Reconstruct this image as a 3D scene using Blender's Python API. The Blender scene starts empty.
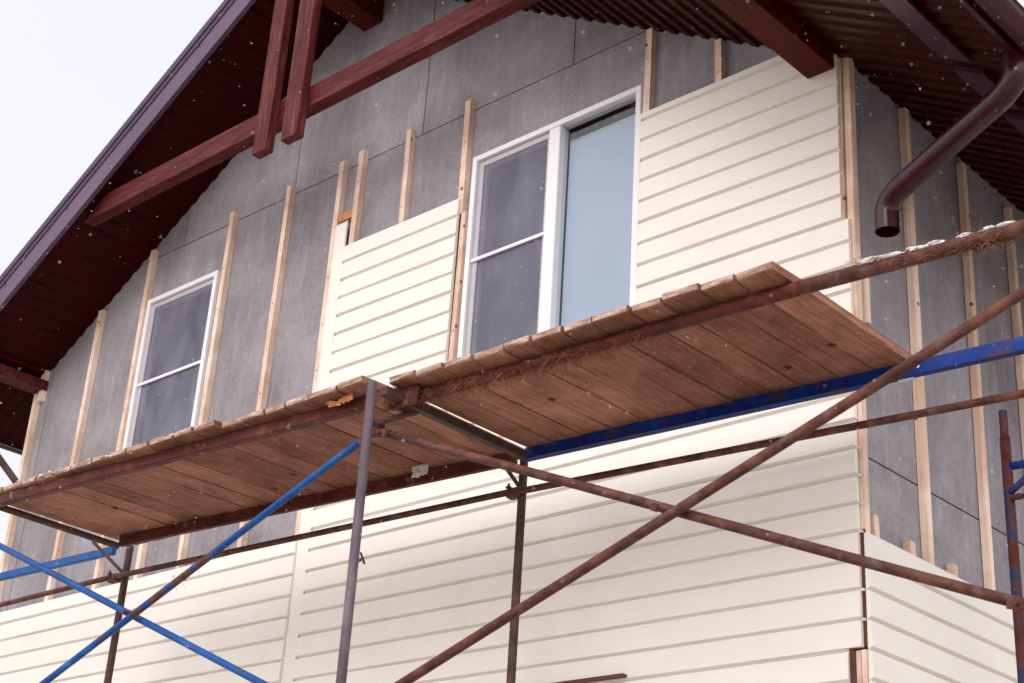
import bpy, bmesh, math, random
from mathutils import Vector, Matrix
random.seed(7)
C = bpy.context.scene.collection
S = bpy.context.scene

# ------------------------------------------------------------------ camera
FPX = 1560.86
M = Matrix(((0.73594596, 0.67442003, 0.05950765),
            (-0.24134882, 0.34345154, -0.90762976),
            (-0.63256169, 0.65360436, 0.41553225)))
def ray(px, py):
    return M.transposed() @ Vector(((px-512)/FPX, (py-341.5)/FPX, 1))
def at(px, py, x=None, y=None, z=None):
    """where a measured point of the place lies on the plane x=, y= or z="""
    r = ray(px, py)
    t = x/r.x if x is not None else (y/r.y if y is not None else z/r.z)
    return r*t
cam = bpy.data.cameras.new('camera'); co = bpy.data.objects.new('camera', cam); C.objects.link(co)
cam.sensor_width = 36; cam.lens = FPX/1024*36; cam.clip_end = 2000; cam.clip_start = .05
r0, r1, r2 = M[0], -M[1], -M[2]
co.matrix_world = Matrix(((r0.x, r1.x, r2.x, 0), (r0.y, r1.y, r2.y, 0), (r0.z, r1.z, r2.z, 0), (0, 0, 0, 1)))
cam.dof.use_dof = True; cam.dof.focus_distance = 7.9; cam.dof.aperture_fstop = 5.6
S.camera = co
GZ = -1.6            # the ground lies 1.6 m below the eye

# ------------------------------------------------------------------ materials
def newmat(name):
    m = bpy.data.materials.new(name); m.use_nodes = True
    return m, m.node_tree, m.node_tree.nodes['Principled BSDF']
def ramp(nt, stops):
    r = nt.nodes.new('ShaderNodeValToRGB')
    e = r.color_ramp.elements
    while len(e) < len(stops): e.new(.5)
    for i, (p, c) in enumerate(stops):
        e[i].position = p; e[i].color = (*c, 1)
    return r
def noise(nt, scale, detail=6, rough=.6, stretch=None, coord='Object', dist=0):
    tc = nt.nodes.new('ShaderNodeTexCoord'); mp = nt.nodes.new('ShaderNodeMapping')
    if stretch: mp.inputs['Scale'].default_value = stretch
    n = nt.nodes.new('ShaderNodeTexNoise')
    n.inputs['Scale'].default_value = scale; n.inputs['Detail'].default_value = detail
    n.inputs['Roughness'].default_value = rough; n.inputs['Distortion'].default_value = dist
    nt.links.new(tc.outputs[coord], mp.inputs[0]); nt.links.new(mp.outputs[0], n.inputs['Vector'])
    return n
def mixc(nt, fac, a, b, mode='MIX'):
    mx = nt.nodes.new('ShaderNodeMix'); mx.data_type = 'RGBA'; mx.blend_type = mode
    for s, v in ((0, fac), (6, a), (7, b)):
        if hasattr(v, 'links'): nt.links.new(v, mx.inputs[s])
        elif isinstance(v, (int, float)): mx.inputs[s].default_value = v
        else: mx.inputs[s].default_value = (*v, 1)
    return mx.outputs[2]
def bump(nt, b, h, strength=.3, dist=.01):
    n = nt.nodes.new('ShaderNodeBump'); n.inputs['Strength'].default_value = strength
    n.inputs['Distance'].default_value = dist
    nt.links.new(h, n.inputs['Height']); nt.links.new(n.outputs[0], b.inputs['Normal'])
def noisy(name, stops, scale=8, stretch=None, rough=.7, bs=.3, bd=.004, metal=0, spec=.22, detail=6, second=None, coat=0):
    m, nt, b = newmat(name)
    n = noise(nt, scale, detail, .65, stretch)
    r = ramp(nt, stops); nt.links.new(n.outputs['Fac'], r.inputs[0])
    c = r.outputs[0]
    if second:                       # (scale, stretch, lo, hi, colour, amount)
        s = noise(nt, second[0], 5, .6, second[1])
        rr = ramp(nt, [(second[2], (0, 0, 0)), (second[3], (1, 1, 1))]); nt.links.new(s.outputs['Fac'], rr.inputs[0])
        mm = nt.nodes.new('ShaderNodeMath'); mm.operation = 'MULTIPLY'; mm.inputs[1].default_value = second[5]
        nt.links.new(rr.outputs[0], mm.inputs[0])
        c = mixc(nt, mm.outputs[0], c, second[4])
    nt.links.new(c, b.inputs['Base Color'])
    b.inputs['Roughness'].default_value = rough; b.inputs['Metallic'].default_value = metal
    b.inputs['Specular IOR Level'].default_value = spec
    b.inputs['Coat Weight'].default_value = coat
    if bs: bump(nt, b, n.outputs['Fac'], bs, bd)
    return m

MT = {}
# cement bonded board: grey with pale vertical runs and cloudy damp blotches
m, nt, b = newmat('cement_board')
n1 = noise(nt, 1.6, 8, .68, (1, 1, .8), dist=.4); n2 = noise(nt, 5.5, 7, .7, (3.2, 3.2, .35)); n3 = noise(nt, 34, 5, .7)
r1_ = ramp(nt, [(.28, (.180, .164, .180)), (.50, (.285, .266, .292)), (.72, (.395, .374, .412))]); nt.links.new(n1.outputs[0], r1_.inputs[0])
r2_ = ramp(nt, [(.50, (0, 0, 0)), (.74, (1, 1, 1))]); nt.links.new(n2.outputs[0], r2_.inputs[0])
mul = nt.nodes.new('ShaderNodeMath'); mul.operation = 'MULTIPLY'; mul.inputs[1].default_value = .42; nt.links.new(r2_.outputs[0], mul.inputs[0])
c = mixc(nt, mul.outputs[0], r1_.outputs[0], (.47, .455, .50))
r3_ = ramp(nt, [(.33, (.86, .86, .86)), (.62, (1.06, 1.06, 1.06))]); nt.links.new(n3.outputs[0], r3_.inputs[0])
c = mixc(nt, 1.0, c, r3_.outputs[0], 'MULTIPLY')
oi = nt.nodes.new('ShaderNodeObjectInfo'); rs = ramp(nt, [(0, (.88, .88, .885)), (1, (1.10, 1.10, 1.10))]); nt.links.new(oi.outputs['Random'], rs.inputs[0]); c = mixc(nt, 1.0, c, rs.outputs[0], 'MULTIPLY')
nt.links.new(c, b.inputs['Base Color']); b.inputs['Roughness'].default_value = .85
bump(nt, b, n3.outputs[0], .25, .003); MT['cement'] = m

MT['siding'] = noisy('cream_vinyl', [(.3, (.81, .772, .722)), (.7, (.85, .815, .765))], 2.2, (1, 1, 3), .42, .05, .001,
                     second=(3.0, (2.5, 2.5, .5), .56, .8, (.68, .62, .55), .22))
MT['trim'] = noisy('cream_trim', [(.3, (.81, .772, .722)), (.7, (.85, .815, .765))], 3, None, .4, .04, .001)
# timber batten: pale pine with grain and odd knots
m, nt, b = newmat('pine')
g = noise(nt, 26, 6, .7, (2, 2, .09)); k = noise(nt, 2.4, 4, .6)
rr = ramp(nt, [(.32, (.70, .52, .42)), (.5, (.84, .69, .60)), (.72, (.92, .80, .72))]); nt.links.new(g.outputs[0], rr.inputs[0])
rk = ramp(nt, [(.42, (.80, .70, .62)), (.62, (1.05, 1.03, 1.0))]); nt.links.new(k.outputs[0], rk.inputs[0])
c = mixc(nt, 1.0, rr.outputs[0], rk.outputs[0], 'MULTIPLY')
v = nt.nodes.new('ShaderNodeTexVoronoi'); v.inputs['Scale'].default_value = 6.5
tc = nt.nodes.new('ShaderNodeTexCoord'); nt.links.new(tc.outputs['Object'], v.inputs['Vector'])
rv = ramp(nt, [(.055, (1, 1, 1)), (.09, (0, 0, 0))]); nt.links.new(v.outputs['Distance'], rv.inputs[0])
c = mixc(nt, rv.outputs[0], c, (.20, .09, .04))
nt.links.new(c, b.inputs['Base Color']); b.inputs['Roughness'].default_value = .75; b.inputs['Specular IOR Level'].default_value = .2
bump(nt, b, g.outputs[0], .25, .002); MT['pine'] = m
# scaffold plank
m, nt, b = newmat('plank')
g = noise(nt, 18, 8, .72, (3.5, .22, 3.5), dist=.6); k = noise(nt, 3.2, 6, .7); d = noise(nt, 40, 3, .6)
oi = nt.nodes.new('ShaderNodeObjectInfo')
rr = ramp(nt, [(.28, (.20, .085, .052)), (.5, (.335, .160, .105)), (.74, (.48, .27, .20))]); nt.links.new(g.outputs[0], rr.inputs[0])
rk = ramp(nt, [(.33, (.60, .56, .54)), (.6, (1.08, 1.06, 1.05))]); nt.links.new(k.outputs[0], rk.inputs[0])
c = mixc(nt, 1.0, rr.outputs[0], rk.outputs[0], 'MULTIPLY')
kv = nt.nodes.new('ShaderNodeTexVoronoi'); kv.inputs['Scale'].default_value = 3.6; ktc = nt.nodes.new('ShaderNodeTexCoord'); nt.links.new(ktc.outputs['Object'], kv.inputs['Vector'])
kr = ramp(nt, [(.05, (1, 1, 1)), (.09, (0, 0, 0))]); nt.links.new(kv.outputs['Distance'], kr.inputs[0]); c = mixc(nt, kr.outputs[0], c, (.07, .025, .015))
ro = ramp(nt, [(0, (.68, .64, .62)), (1, (1.18, 1.20, 1.24))]); nt.links.new(oi.outputs['Random'], ro.inputs[0])
c = mixc(nt, 1.0, c, ro.outputs[0], 'MULTIPLY')
rd = ramp(nt, [(.62, (0, 0, 0)), (.74, (1, 1, 1))]); nt.links.new(d.outputs[0], rd.inputs[0])
mul = nt.nodes.new('ShaderNodeMath'); mul.operation = 'MULTIPLY'; mul.inputs[1].default_value = .7; nt.links.new(rd.outputs[0], mul.inputs[0])
c = mixc(nt, mul.outputs[0], c, (.42, .34, .30))
nt.links.new(c, b.inputs['Base Color']); b.inputs['Roughness'].default_value = .8
b.inputs['Specular IOR Level'].default_value = .15
bump(nt, b, g.outputs[0], .35, .004); MT['plank'] = m
MT['plank_end'] = noisy('plank_end', [(.3, (.22, .12, .085)), (.5, (.42, .28, .22)), (.68, (.66, .54, .48))], 14, (1, .5, 3), .85, .5, .004)
MT['maroon_wood'] = noisy('maroon_stained_wood', [(.30, (.040, .005, .007)), (.52, (.095, .015, .018)), (.74, (.16, .045, .043))], 11, (.3, 2.6, 2.6), .55, .6, .004, spec=.12, second=(5, None, .58, .72, (.18, .07, .06), .22))
MT['maroon_wood_v'] = noisy('maroon_stained_post', [(.30, (.040, .006, .008)), (.52, (.100, .018, .021)), (.74, (.19, .062, .056))], 11, (2.6, 2.6, .3), .55, .6, .004, spec=.12, second=(5, None, .58, .72, (.20, .085, .07), .28))
MT['red_wood'] = noisy('red_stained_wood', [(.3, (.050, .006, .003)), (.7, (.095, .013, .006))], 12, (2.5, .25, 2.5), .55, .4, .003, spec=.10)
MT['soffit'] = noisy('maroon_soffit_metal', [(.3, (.026, .0006, .0013)), (.7, (.040, .0012, .0022))], 4, None, .34, .05, .002, spec=.09)
MT['fascia'] = noisy('maroon_fascia_metal', [(.3, (.092, .052, .098)), (.7, (.115, .068, .12))], 2, (.5, 1, 1), .33, .04, .001)
MT['roof'] = noisy('dark_roof_metal', [(.3, (.045, .026, .060)), (.7, (.07, .042, .08))], 3, None, .4, .05, .001)
MT['gutter'] = noisy('maroon_gutter_metal', [(.3, (.028, .0018, .006)), (.7, (.042, .003, .010))], 5, None, .28, .08, .001, spec=.42, coat=.1)
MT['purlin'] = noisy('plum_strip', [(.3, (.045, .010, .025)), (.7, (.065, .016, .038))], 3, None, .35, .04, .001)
RB = [(.28, (.040, .014, .013)), (.48, (.085, .030, .024)), (.70, (.18, .070, .045))]
MT['rust'] = noisy('rusty_paint', RB, 11, None, .62, .5, .003, second=(16, None, .55, .72, (.17, .14, .16), .5))
MT['rust_red'] = noisy('red_brown_beam', [(.3, (.050, .010, .008)), (.55, (.10, .022, .014)), (.75, (.20, .065, .035))], 7, None, .6, .5, .003, second=(12, None, .62, .74, (.33, .27, .25), .6))
MT['steel'] = noisy('weathered_grey_tube', [(.3, (.075, .055, .068)), (.55, (.125, .10, .125)), (.75, (.19, .165, .20))], 9, (1, 1, .5), .5, .4, .002, second=(6, (1, 1, .4), .55, .7, (.13, .045, .03), .8))
MT['dark_tube'] = noisy('dark_brown_tube', [(.3, (.045, .024, .024)), (.7, (.11, .058, .052))], 12, None, .6, .4, .002)
MT['blue'] = noisy('chipped_blue_paint', [(.3, (.004, .050, .21)), (.6, (.006, .095, .34)), (.78, (.05, .18, .42))], 7, None, .5, .5, .003, second=(26, None, .56, .66, (.10, .05, .042), .9))
MT['navy'] = noisy('deep_blue_paint', [(.3, (.002, .018, .13)), (.6, (.003, .034, .24)), (.78, (.01, .10, .36))], 6, None, .5, .5, .003, second=(9, None, .55, .66, (.07, .03, .04), .85))
MT['pole_mix'] = noisy('red_rust_pole', [(.40, (.07, .014, .010)), (.50, (.09, .026, .02)), (.58, (.015, .03, .09))], 10, None, .6, .5, .003)
MT['zinc'] = noisy('bright_zinc', [(.3, (.50, .52, .60)), (.7, (.75, .76, .82))], 20, None, .4, .2, .002, metal=.1)
MT['upvc'] = noisy('white_upvc', [(.3, (.80, .81, .86)), (.7, (.84, .85, .89))], 3, None, .3, .02, .001)
MT['screenframe'] = noisy('grey_screen_frame', [(.3, (.46, .43, .48)), (.7, (.52, .49, .54))], 3, None, .4, .02, .001)
MT['blind'] = noisy('pale_blue_blind', [(.3, (.47, .52, .61)), (.7, (.51, .56, .65))], 1.5, None, .6, .05, .001)
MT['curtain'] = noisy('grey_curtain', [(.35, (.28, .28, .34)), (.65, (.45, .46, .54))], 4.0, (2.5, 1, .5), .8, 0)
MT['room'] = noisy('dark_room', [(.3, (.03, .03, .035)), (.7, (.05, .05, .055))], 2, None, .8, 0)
MT['foam'] = noisy('orange_foam', [(.3, (.46, .15, .04)), (.7, (.66, .36, .17))], 30, None, .85, .6, .006)
MT['brown'] = noisy('brown_flashing', [(.3, (.09, .028, .02)), (.7, (.14, .045, .032))], 6, None, .45, .1, .001)
MT['snow'] = noisy('snow', [(.3, (.66, .64, .67)), (.7, (.84, .84, .86))], 12, None, .7, .6, .01)
MT['patchy'] = noisy('blue_paint_worn_to_rust', [(.42, (.09, .035, .028)), (.50, (.12, .06, .05)), (.54, (.008, .06, .28))], 9, None, .6, .5, .003)
MT['straw'] = noisy('rusty_straw', [(.3, (.12, .045, .025)), (.55, (.26, .11, .06)), (.75, (.45, .27, .17))], 12, None, .8, 0)
MT['scrap'] = noisy('plastic_scrap', [(.3, (.5, .5, .5)), (.7, (.75, .73, .72))], 12, None, .4, .4, .004)
MT['render'] = noisy('plinth_render', [(.3, (.22, .21, .21)), (.7, (.32, .31, .30))], 6, None, .85, .4, .006)
MT['ground'] = noisy('trodden_snow_ground', [(.38, (.17, .12, .085)), (.50, (.44, .38, .33)), (.66, (.74, .72, .72))], .35, None, .9, .6, .05, detail=9)
# window glass: sees through, with a fresnel reflection
m = bpy.data.materials.new('window_glass'); m.use_nodes = True; nt = m.node_tree; nt.nodes.clear()
o = nt.nodes.new('ShaderNodeOutputMaterial'); mx = nt.nodes.new('ShaderNodeMixShader'); tr = nt.nodes.new('ShaderNodeBsdfTransparent')
gl = nt.nodes.new('ShaderNodeBsdfGlossy'); gl.inputs['Roughness'].default_value = .015; lw = nt.nodes.new('ShaderNodeLayerWeight'); lw.inputs['Blend'].default_value = .5
pw = nt.nodes.new('ShaderNodeMath'); pw.operation = 'POWER'; pw.inputs[1].default_value = 4.0; nt.links.new(lw.outputs['Facing'], pw.inputs[0])
fr = nt.nodes.new('ShaderNodeMath'); fr.operation = 'MULTIPLY_ADD'; fr.inputs[1].default_value = .9; fr.inputs[2].default_value = .035; nt.links.new(pw.outputs[0], fr.inputs[0])
tr.inputs[0].default_value = (.90, .93, .96, 1)
nt.links.new(fr.outputs[0], mx.inputs[0]); nt.links.new(tr.outputs[0], mx.inputs[1]); nt.links.new(gl.outputs[0], mx.inputs[2]); nt.links.new(mx.outputs[0], o.inputs[0])
MT['glass'] = m
# insect mesh: half open weave
m = bpy.data.materials.new('insect_mesh'); m.use_nodes = True; nt = m.node_tree; nt.nodes.clear()
o = nt.nodes.new('ShaderNodeOutputMaterial'); mx = nt.nodes.new('ShaderNodeMixShader'); tr = nt.nodes.new('ShaderNodeBsdfTransparent')
df = nt.nodes.new('ShaderNodeBsdfDiffuse'); nn = noise(nt, 3.0, 3, .5, (1.6, 1, .8), dist=.7)
rr = ramp(nt, [(.3, (.19, .19, .25)), (.7, (.30, .30, .38))]); nt.links.new(nn.outputs[0], rr.inputs[0]); nt.links.new(rr.outputs[0], df.inputs[0])
mx.inputs[0].default_value = .42
nt.links.new(tr.outputs[0], mx.inputs[1]); nt.links.new(df.outputs[0], mx.inputs[2]); nt.links.new(mx.outputs[0], o.inputs[0])
MT['mesh'] = m

# ------------------------------------------------------------------ object helpers
ORG = Vector((0, 0, 0))
def finish(name, bm, mat, parent=None, smooth=False, mats=None):
    me = bpy.data.meshes.new(name)
    bmesh.ops.recalc_face_normals(bm, faces=bm.faces)
    org = ORG if parent is not None else Vector((0, 0, 0))
    bmesh.ops.translate(bm, verts=bm.verts, vec=-org)
    bm.to_mesh(me); bm.free()
    for x in (mats or [mat]): me.materials.append(MT[x])
    if smooth:
        for p in me.polygons: p.use_smooth = True
    ob = bpy.data.objects.new(name, me); C.objects.link(ob)
    if parent is not None: ob.parent = parent
    return ob
def thing(name, loc, label, cat, group=None):
    global ORG
    o = bpy.data.objects.new(name, None); C.objects.link(o); o.location = loc
    o['label'] = label; o['category'] = cat
    if group: o['group'] = group
    ORG = Vector(loc); return o
def tag(o, label, cat, group=None, kind=None):
    o['label'] = label; o['category'] = cat
    if group: o['group'] = group
    if kind: o['kind'] = kind
    return o
def boxb(bm, lo, hi, bev=0):
    lo, hi = Vector(lo), Vector(hi)
    t = bmesh.new(); bmesh.ops.create_cube(t, size=1)
    for v_ in t.verts: v_.co = Vector(((lo[i]+hi[i])/2 + v_.co[i]*(hi[i]-lo[i]) for i in range(3)))
    if bev: bmesh.ops.bevel(t, geom=t.edges[:], offset=bev, segments=1, affect='EDGES')
    me = bpy.data.meshes.new('t'); t.to_mesh(me); t.free(); bm.from_mesh(me); bpy.data.meshes.remove(me)
def box(name, lo, hi, mat, parent=None, bev=0):
    bm = bmesh.new(); boxb(bm, lo, hi, bev); return finish(name, bm, mat, parent)
def barb(bm, p, q, w, h, bev=0, up=Vector((0, 0, 1))):
    """rectangular bar from p to q: w sideways, h along up"""
    p, q = Vector(p), Vector(q); d = (q-p); L = d.length; d.normalize()
    s = d.cross(up)
    if s.length < 1e-3: s = Vector((1, 0, 0))
    s.normalize(); u = s.cross(d)
    t = bmesh.new(); bmesh.ops.create_cube(t, size=1)
    for v_ in t.verts: v_.co = (p+q)/2 + s*(v_.co.x*w) + d*(v_.co.y*L) + u*(v_.co.z*h)
    if bev: bmesh.ops.bevel(t, geom=t.edges[:], offset=bev, segments=2, affect='EDGES')
    me = bpy.data.meshes.new('t'); t.to_mesh(me); t.free(); bm.from_mesh(me); bpy.data.meshes.remove(me)
def bar(name, p, q, w, h, mat, parent=None, bev=0):
    bm = bmesh.new(); barb(bm, p, q, w, h, bev); return finish(name, bm, mat, parent)
def tubeb(bm, pts, r, n=14, cap=True, hollow=False):
    """swept round tube through pts (list of Vector)"""
    pts = [Vector(p) for p in pts]; rings = []; prev = None
    for i, p in enumerate(pts):
        d = (pts[min(i+1, len(pts)-1)] - pts[max(i-1, 0)]).normalized()
        if prev is None:
            a = Vector((0, 0, 1)) if abs(d.z) < .9 else Vector((1, 0, 0)); s = d.cross(a).normalized()
        else: s = (prev - d*prev.dot(d)).normalized()
        prev = s; u = d.cross(s)
        rr_ = r[i] if isinstance(r, (list, tuple)) else r
        rings.append([bm.verts.new(p + (s*math.cos(2*math.pi*k/n) + u*math.sin(2*math.pi*k/n))*rr_) for k in range(n)])
    for a, b_ in zip(rings, rings[1:]):
        for k in range(n): bm.faces.new((a[k], a[(k+1) % n], b_[(k+1) % n], b_[k]))
    if cap:
        bm.faces.new(rings[0]); bm.faces.new(rings[-1])
    return rings
def tube(name, p, q, r, mat, parent=None, mid=None, sag=.0):
    p, q = Vector(p), Vector(q); bm = bmesh.new(); n = 9; pts = []
    for i in range(n):
        f = i/(n-1); w = p.lerp(q, f); w.z -= sag*4*f*(1-f); pts.append(w)
    tubeb(bm, pts, r)
    ob = finish(name, bm, mat, parent)
    for f in ob.data.polygons: f.use_smooth = len(f.vertices) == 4
    return ob
def rotbox(bm, c, size, rot):
    t = bmesh.new(); bmesh.ops.create_cube(t, size=1)
    for v_ in t.verts: v_.co = Vector((v_.co.x*size[0], v_.co.y*size[1], v_.co.z*size[2]))
    bmesh.ops.bevel(t, geom=t.edges[:], offset=min(size)*.15, segments=1, affect='EDGES')
    bmesh.ops.rotate(t, verts=t.verts, cent=(0, 0, 0), matrix=rot); bmesh.ops.translate(t, verts=t.verts, vec=c)
    me = bpy.data.meshes.new('t'); t.to_mesh(me); t.free(); bm.from_mesh(me); bpy.data.meshes.remove(me)

# ------------------------------------------------------------------ key planes of the house
YW = 5.6                       # face of the cement boards on the gable
XR, XL, XM = -3.29, -10.53, -6.93
XER, XEL = -2.28, -11.07       # eaves
YF, YB = 4.93, 12.0            # front of the roof, back of the house
K = .59
def yf(x): return YF if x <= XM else YF - .34*(x-XM)/(XER-XM)
def zs(x): return 6.655 - K*abs(x-XM)      # underside of the roof deck
YS = 5.545                     # face of the siding
YBT = 5.56                     # face of the battens
PITCH = .1256; ZG = 2.600      # a siding groove lies at ZG + n * PITCH

# ------------------------------------------------------------------ sky, sun, ground
w = bpy.data.worlds.new('World'); S.world = w; w.use_nodes = True; nt = w.node_tree
bg = nt.nodes['Background']
sky = nt.nodes.new('ShaderNodeTexSky'); sky.sky_type = 'NISHITA'; sky.sun_disc = False
SUN_EL, SUN_AZ = math.radians(27), math.radians(158)     # azimuth measured from +Y clockwise
sky.sun_elevation = SUN_EL; sky.sun_rotation = SUN_AZ; sky.air_density = 1.5; sky.dust_density = 4
# overcast: an even bright cloud layer hides most of the blue
tc = nt.nodes.new('ShaderNodeTexCoord'); nz = nt.nodes.new('ShaderNodeTexNoise'); nz.inputs['Scale'].default_value = 1.3; nz.inputs['Detail'].default_value = 4
nt.links.new(tc.outputs['Generated'], nz.inputs['Vector'])
cr = ramp(nt, [(.3, (8.3, 8.2, 8.8)), (.7, (9.2, 9.1, 9.4))]); nt.links.new(nz.outputs[0], cr.inputs[0])
# the cloud is brighter round the hidden sun, as real overcast is
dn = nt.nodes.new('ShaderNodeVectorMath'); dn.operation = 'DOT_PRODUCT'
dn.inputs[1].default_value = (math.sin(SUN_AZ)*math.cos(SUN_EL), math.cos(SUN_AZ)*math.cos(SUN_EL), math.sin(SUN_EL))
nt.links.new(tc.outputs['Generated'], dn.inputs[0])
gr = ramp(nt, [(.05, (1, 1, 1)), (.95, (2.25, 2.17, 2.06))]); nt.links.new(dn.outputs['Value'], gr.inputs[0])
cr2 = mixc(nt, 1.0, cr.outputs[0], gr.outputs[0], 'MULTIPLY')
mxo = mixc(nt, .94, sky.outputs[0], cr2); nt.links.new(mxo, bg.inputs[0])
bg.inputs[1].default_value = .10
sl = bpy.data.lights.new('sun', 'SUN'); sl.energy = .55; sl.angle = math.radians(24); sl.color = (1, .965, .92)
so = bpy.data.objects.new('sun', sl); C.objects.link(so)
dirv = Vector((math.sin(SUN_AZ)*math.cos(SUN_EL), math.cos(SUN_AZ)*math.cos(SUN_EL), math.sin(SUN_EL)))
so.rotation_euler = dirv.to_track_quat('Z', 'Y').to_euler()

bm = bmesh.new(); bmesh.ops.create_grid(bm, x_segments=60, y_segments=60, size=400)
for v_ in bm.verts: v_.co.z = GZ + random.uniform(-.02, .02)*min(1, v_.co.length/60)
g = finish('ground', bm, 'ground'); g['kind'] = 'structure'

# ------------------------------------------------------------------ house
house = thing('house', (XM, YW, GZ), 'grey cement-boarded gable house under a maroon roof, half covered in cream siding', 'house')
# --- cement boards (clipped to the gable, cut round the windows)
WINS = [(-5.821, -4.543, 3.42, 4.872), (-9.129, -8.300, 3.42, 4.871), (-5.85, -4.57, .30, 1.60)]
def clip(poly, f):
    out = []
    for i, a in enumerate(poly):
        b_ = poly[(i+1) % len(poly)]; fa, fb = f(a), f(b_)
        if fa >= 0: out.append(a)
        if (fa > 0) != (fb > 0) and fa != fb:
            t = fa/(fa-fb); out.append((a[0]+(b_[0]-a[0])*t, a[1]+(b_[1]-a[1])*t))
    return out
def prism_xz(bm, poly, y0, y1):
    if len(poly) < 3: return
    a = [bm.verts.new((p[0], y0, p[1])) for p in poly]; b_ = [bm.verts.new((p[0], y1, p[1])) for p in poly]
    bm.faces.new(a); bm.faces.new(b_[::-1])
    for i in range(len(poly)):
        j = (i+1) % len(poly); bm.faces.new((a[i], a[j], b_[j], b_[i]))
def gclip(r, d=.0):
    r = clip(r, lambda p: 6.655+d - K*(p[0]-XM) - p[1]); return clip(r, lambda p: 6.655+d + K*(p[0]-XM) - p[1])
def cut(rect, wins):
    out = [rect]
    for (a, b_, c_, d_) in wins:
        nx = []
        for (x0, x1, z0, z1) in out:
            if x1 <= a or x0 >= b_ or z1 <= c_ or z0 >= d_: nx.append((x0, x1, z0, z1)); continue
            if x0 < a: nx.append((x0, a, z0, z1))
            if x1 > b_: nx.append((b_, x1, z0, z1))
            m0, m1 = max(x0, a), min(x1, b_)
            if z1 > d_: nx.append((m0, m1, d_, z1))
            if z0 < c_: nx.append((m0, m1, z0, c_))
        out = nx
    return out
G = .0045
def board(x0, x1, z0, z1):
    bm = bmesh.new()
    for (a, b_, c_, d_) in cut((x0+G, x1-G, z0+G, z1-G), WINS):
        prism_xz(bm, gclip([(a, c_), (b_, c_), (b_, d_), (a, d_)], .03), YW+random.uniform(-.0015, .0015), YW+.02)
    if len(bm.faces): finish('cement_board', bm, 'cement', house)
    else: bm.free()
HJ = 5.235
for x0, x1 in ((XL, -10.33), (-10.33, -9.16), (-9.16, -8.22), (-8.22, -7.05), (-7.05, -5.88), (-5.88, -4.48), (-4.48, XR)):
    for z0, z1 in ((-.5, 2.0), (2.0, HJ)): board(x0, x1, z0, z1)
for x0, x1 in ((-10.07, -8.82), (-8.82, -7.57), (-7.57, -6.32), (-6.32, -5.07), (-5.07, -3.82)):
    board(x0, x1, HJ, HJ+1.6)
# dark joint filler behind the boards and the wall core
bm = bmesh.new()
for (a, b_, c_, d_) in cut((XL+.02, XR-.02, -.55, 6.7), WINS):
    prism_xz(bm, gclip([(a, c_), (b_, c_), (b_, d_), (a, d_)], .03), YW+.022, YW+.06)
finish('wall', bm, 'brown', house)
bm = bmesh.new(); prism_xz(bm, gclip([(XL+.04, GZ+.9), (XR-.04, GZ+.9), (XR-.04, 6.6), (XL+.04, 6.6)], .03), YW+.32, YB)
finish('wall', bm, 'cement', house)
box('plinth', (XL+.05, YW+.01, GZ-.1), (XR-.03, YB+.02, GZ+1.1), 'render', house)
# side walls in boards
for xs, s in ((XR, -1), (XL, 1)):
    for (y0, y1) in ((YW+.022, 6.72), (6.72, 7.97), (7.97, 9.22), (9.22, 10.5), (10.5, YB)):
        for (z0, z1) in ((-.5, 2.465), (2.465, 4.60)):
            box('cement_board', (min(xs, xs+s*.02), y0+G, z0+G), (max(xs, xs+s*.02), y1-G, z1-G), 'cement', house)
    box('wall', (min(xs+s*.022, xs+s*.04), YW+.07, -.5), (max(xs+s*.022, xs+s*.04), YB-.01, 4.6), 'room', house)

# --- roof
roof = bmesh.new()
T0, T1 = .03, .15
prof = [(XEL, zs(XEL)+T0), (XM, 6.655+T0), (XER, zs(XER)+T0), (XER, zs(XER)+.115), (XM, 6.655+T1), (XEL, zs(XEL)+.115)]
a = [roof.verts.new((p[0], yf(p[0])+.03, p[1])) for p in prof]; b_ = [roof.verts.new((p[0], YB+.6, p[1])) for p in prof]
for q in ((0, 1, 4, 5), (1, 2, 3, 4)):
    roof.faces.new([a[i] for i in q]); roof.faces.new([b_[i] for i in q][::-1])
for i in range(6): roof.faces.new((a[i], a[(i+1) % 6], b_[(i+1) % 6], b_[i]))
roof = finish('roof', roof, 'roof', house)
def trap(t, pitch=.105, d=.016):
    f = (t/pitch) % 1
    if f < .38: return 0
    if f < .5: return d*(f-.38)/.12
    if f < .88: return d
    return d*(1-(f-.88)/.12)
def soffit_y(x0, x1, y0, y1):      # ribs run along Y
    bm = bmesh.new(); brk = []; t = x0; P_ = .105
    n = int(math.ceil((x1-x0)/P_)); xs_ = set([x0, x1])
    for k_ in range(int(math.floor(x0/P_))-1, int(math.ceil(x1/P_))+1):
        for f in (0, .38, .5, .88):
            xx = (k_+f)*P_
            if x0 < xx < x1: xs_.add(xx)
    if x0 < XM < x1: xs_.add(XM)
    xs_ = sorted(xs_); bot = []; top = []
    for xx in xs_:
        z = zs(xx)-trap(xx+1e-6)+.012
        bot.append((bm.verts.new((xx, yf(xx), z)), bm.verts.new((xx, y1, z))))
        top.append((bm.verts.new((xx, yf(xx), z+.004)), bm.verts.new((xx, y1, z+.004))))
    for L in (bot, top):
        for p, q in zip(L, L[1:]): bm.faces.new((p[0], q[0], q[1], p[1]))
    for e in (0, 1):
        for i in range(len(bot)-1): bm.faces.new((bot[i][e], bot[i+1][e], top[i+1][e], top[i][e]))
    return finish('soffit', bm, 'soffit', roof)
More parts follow.
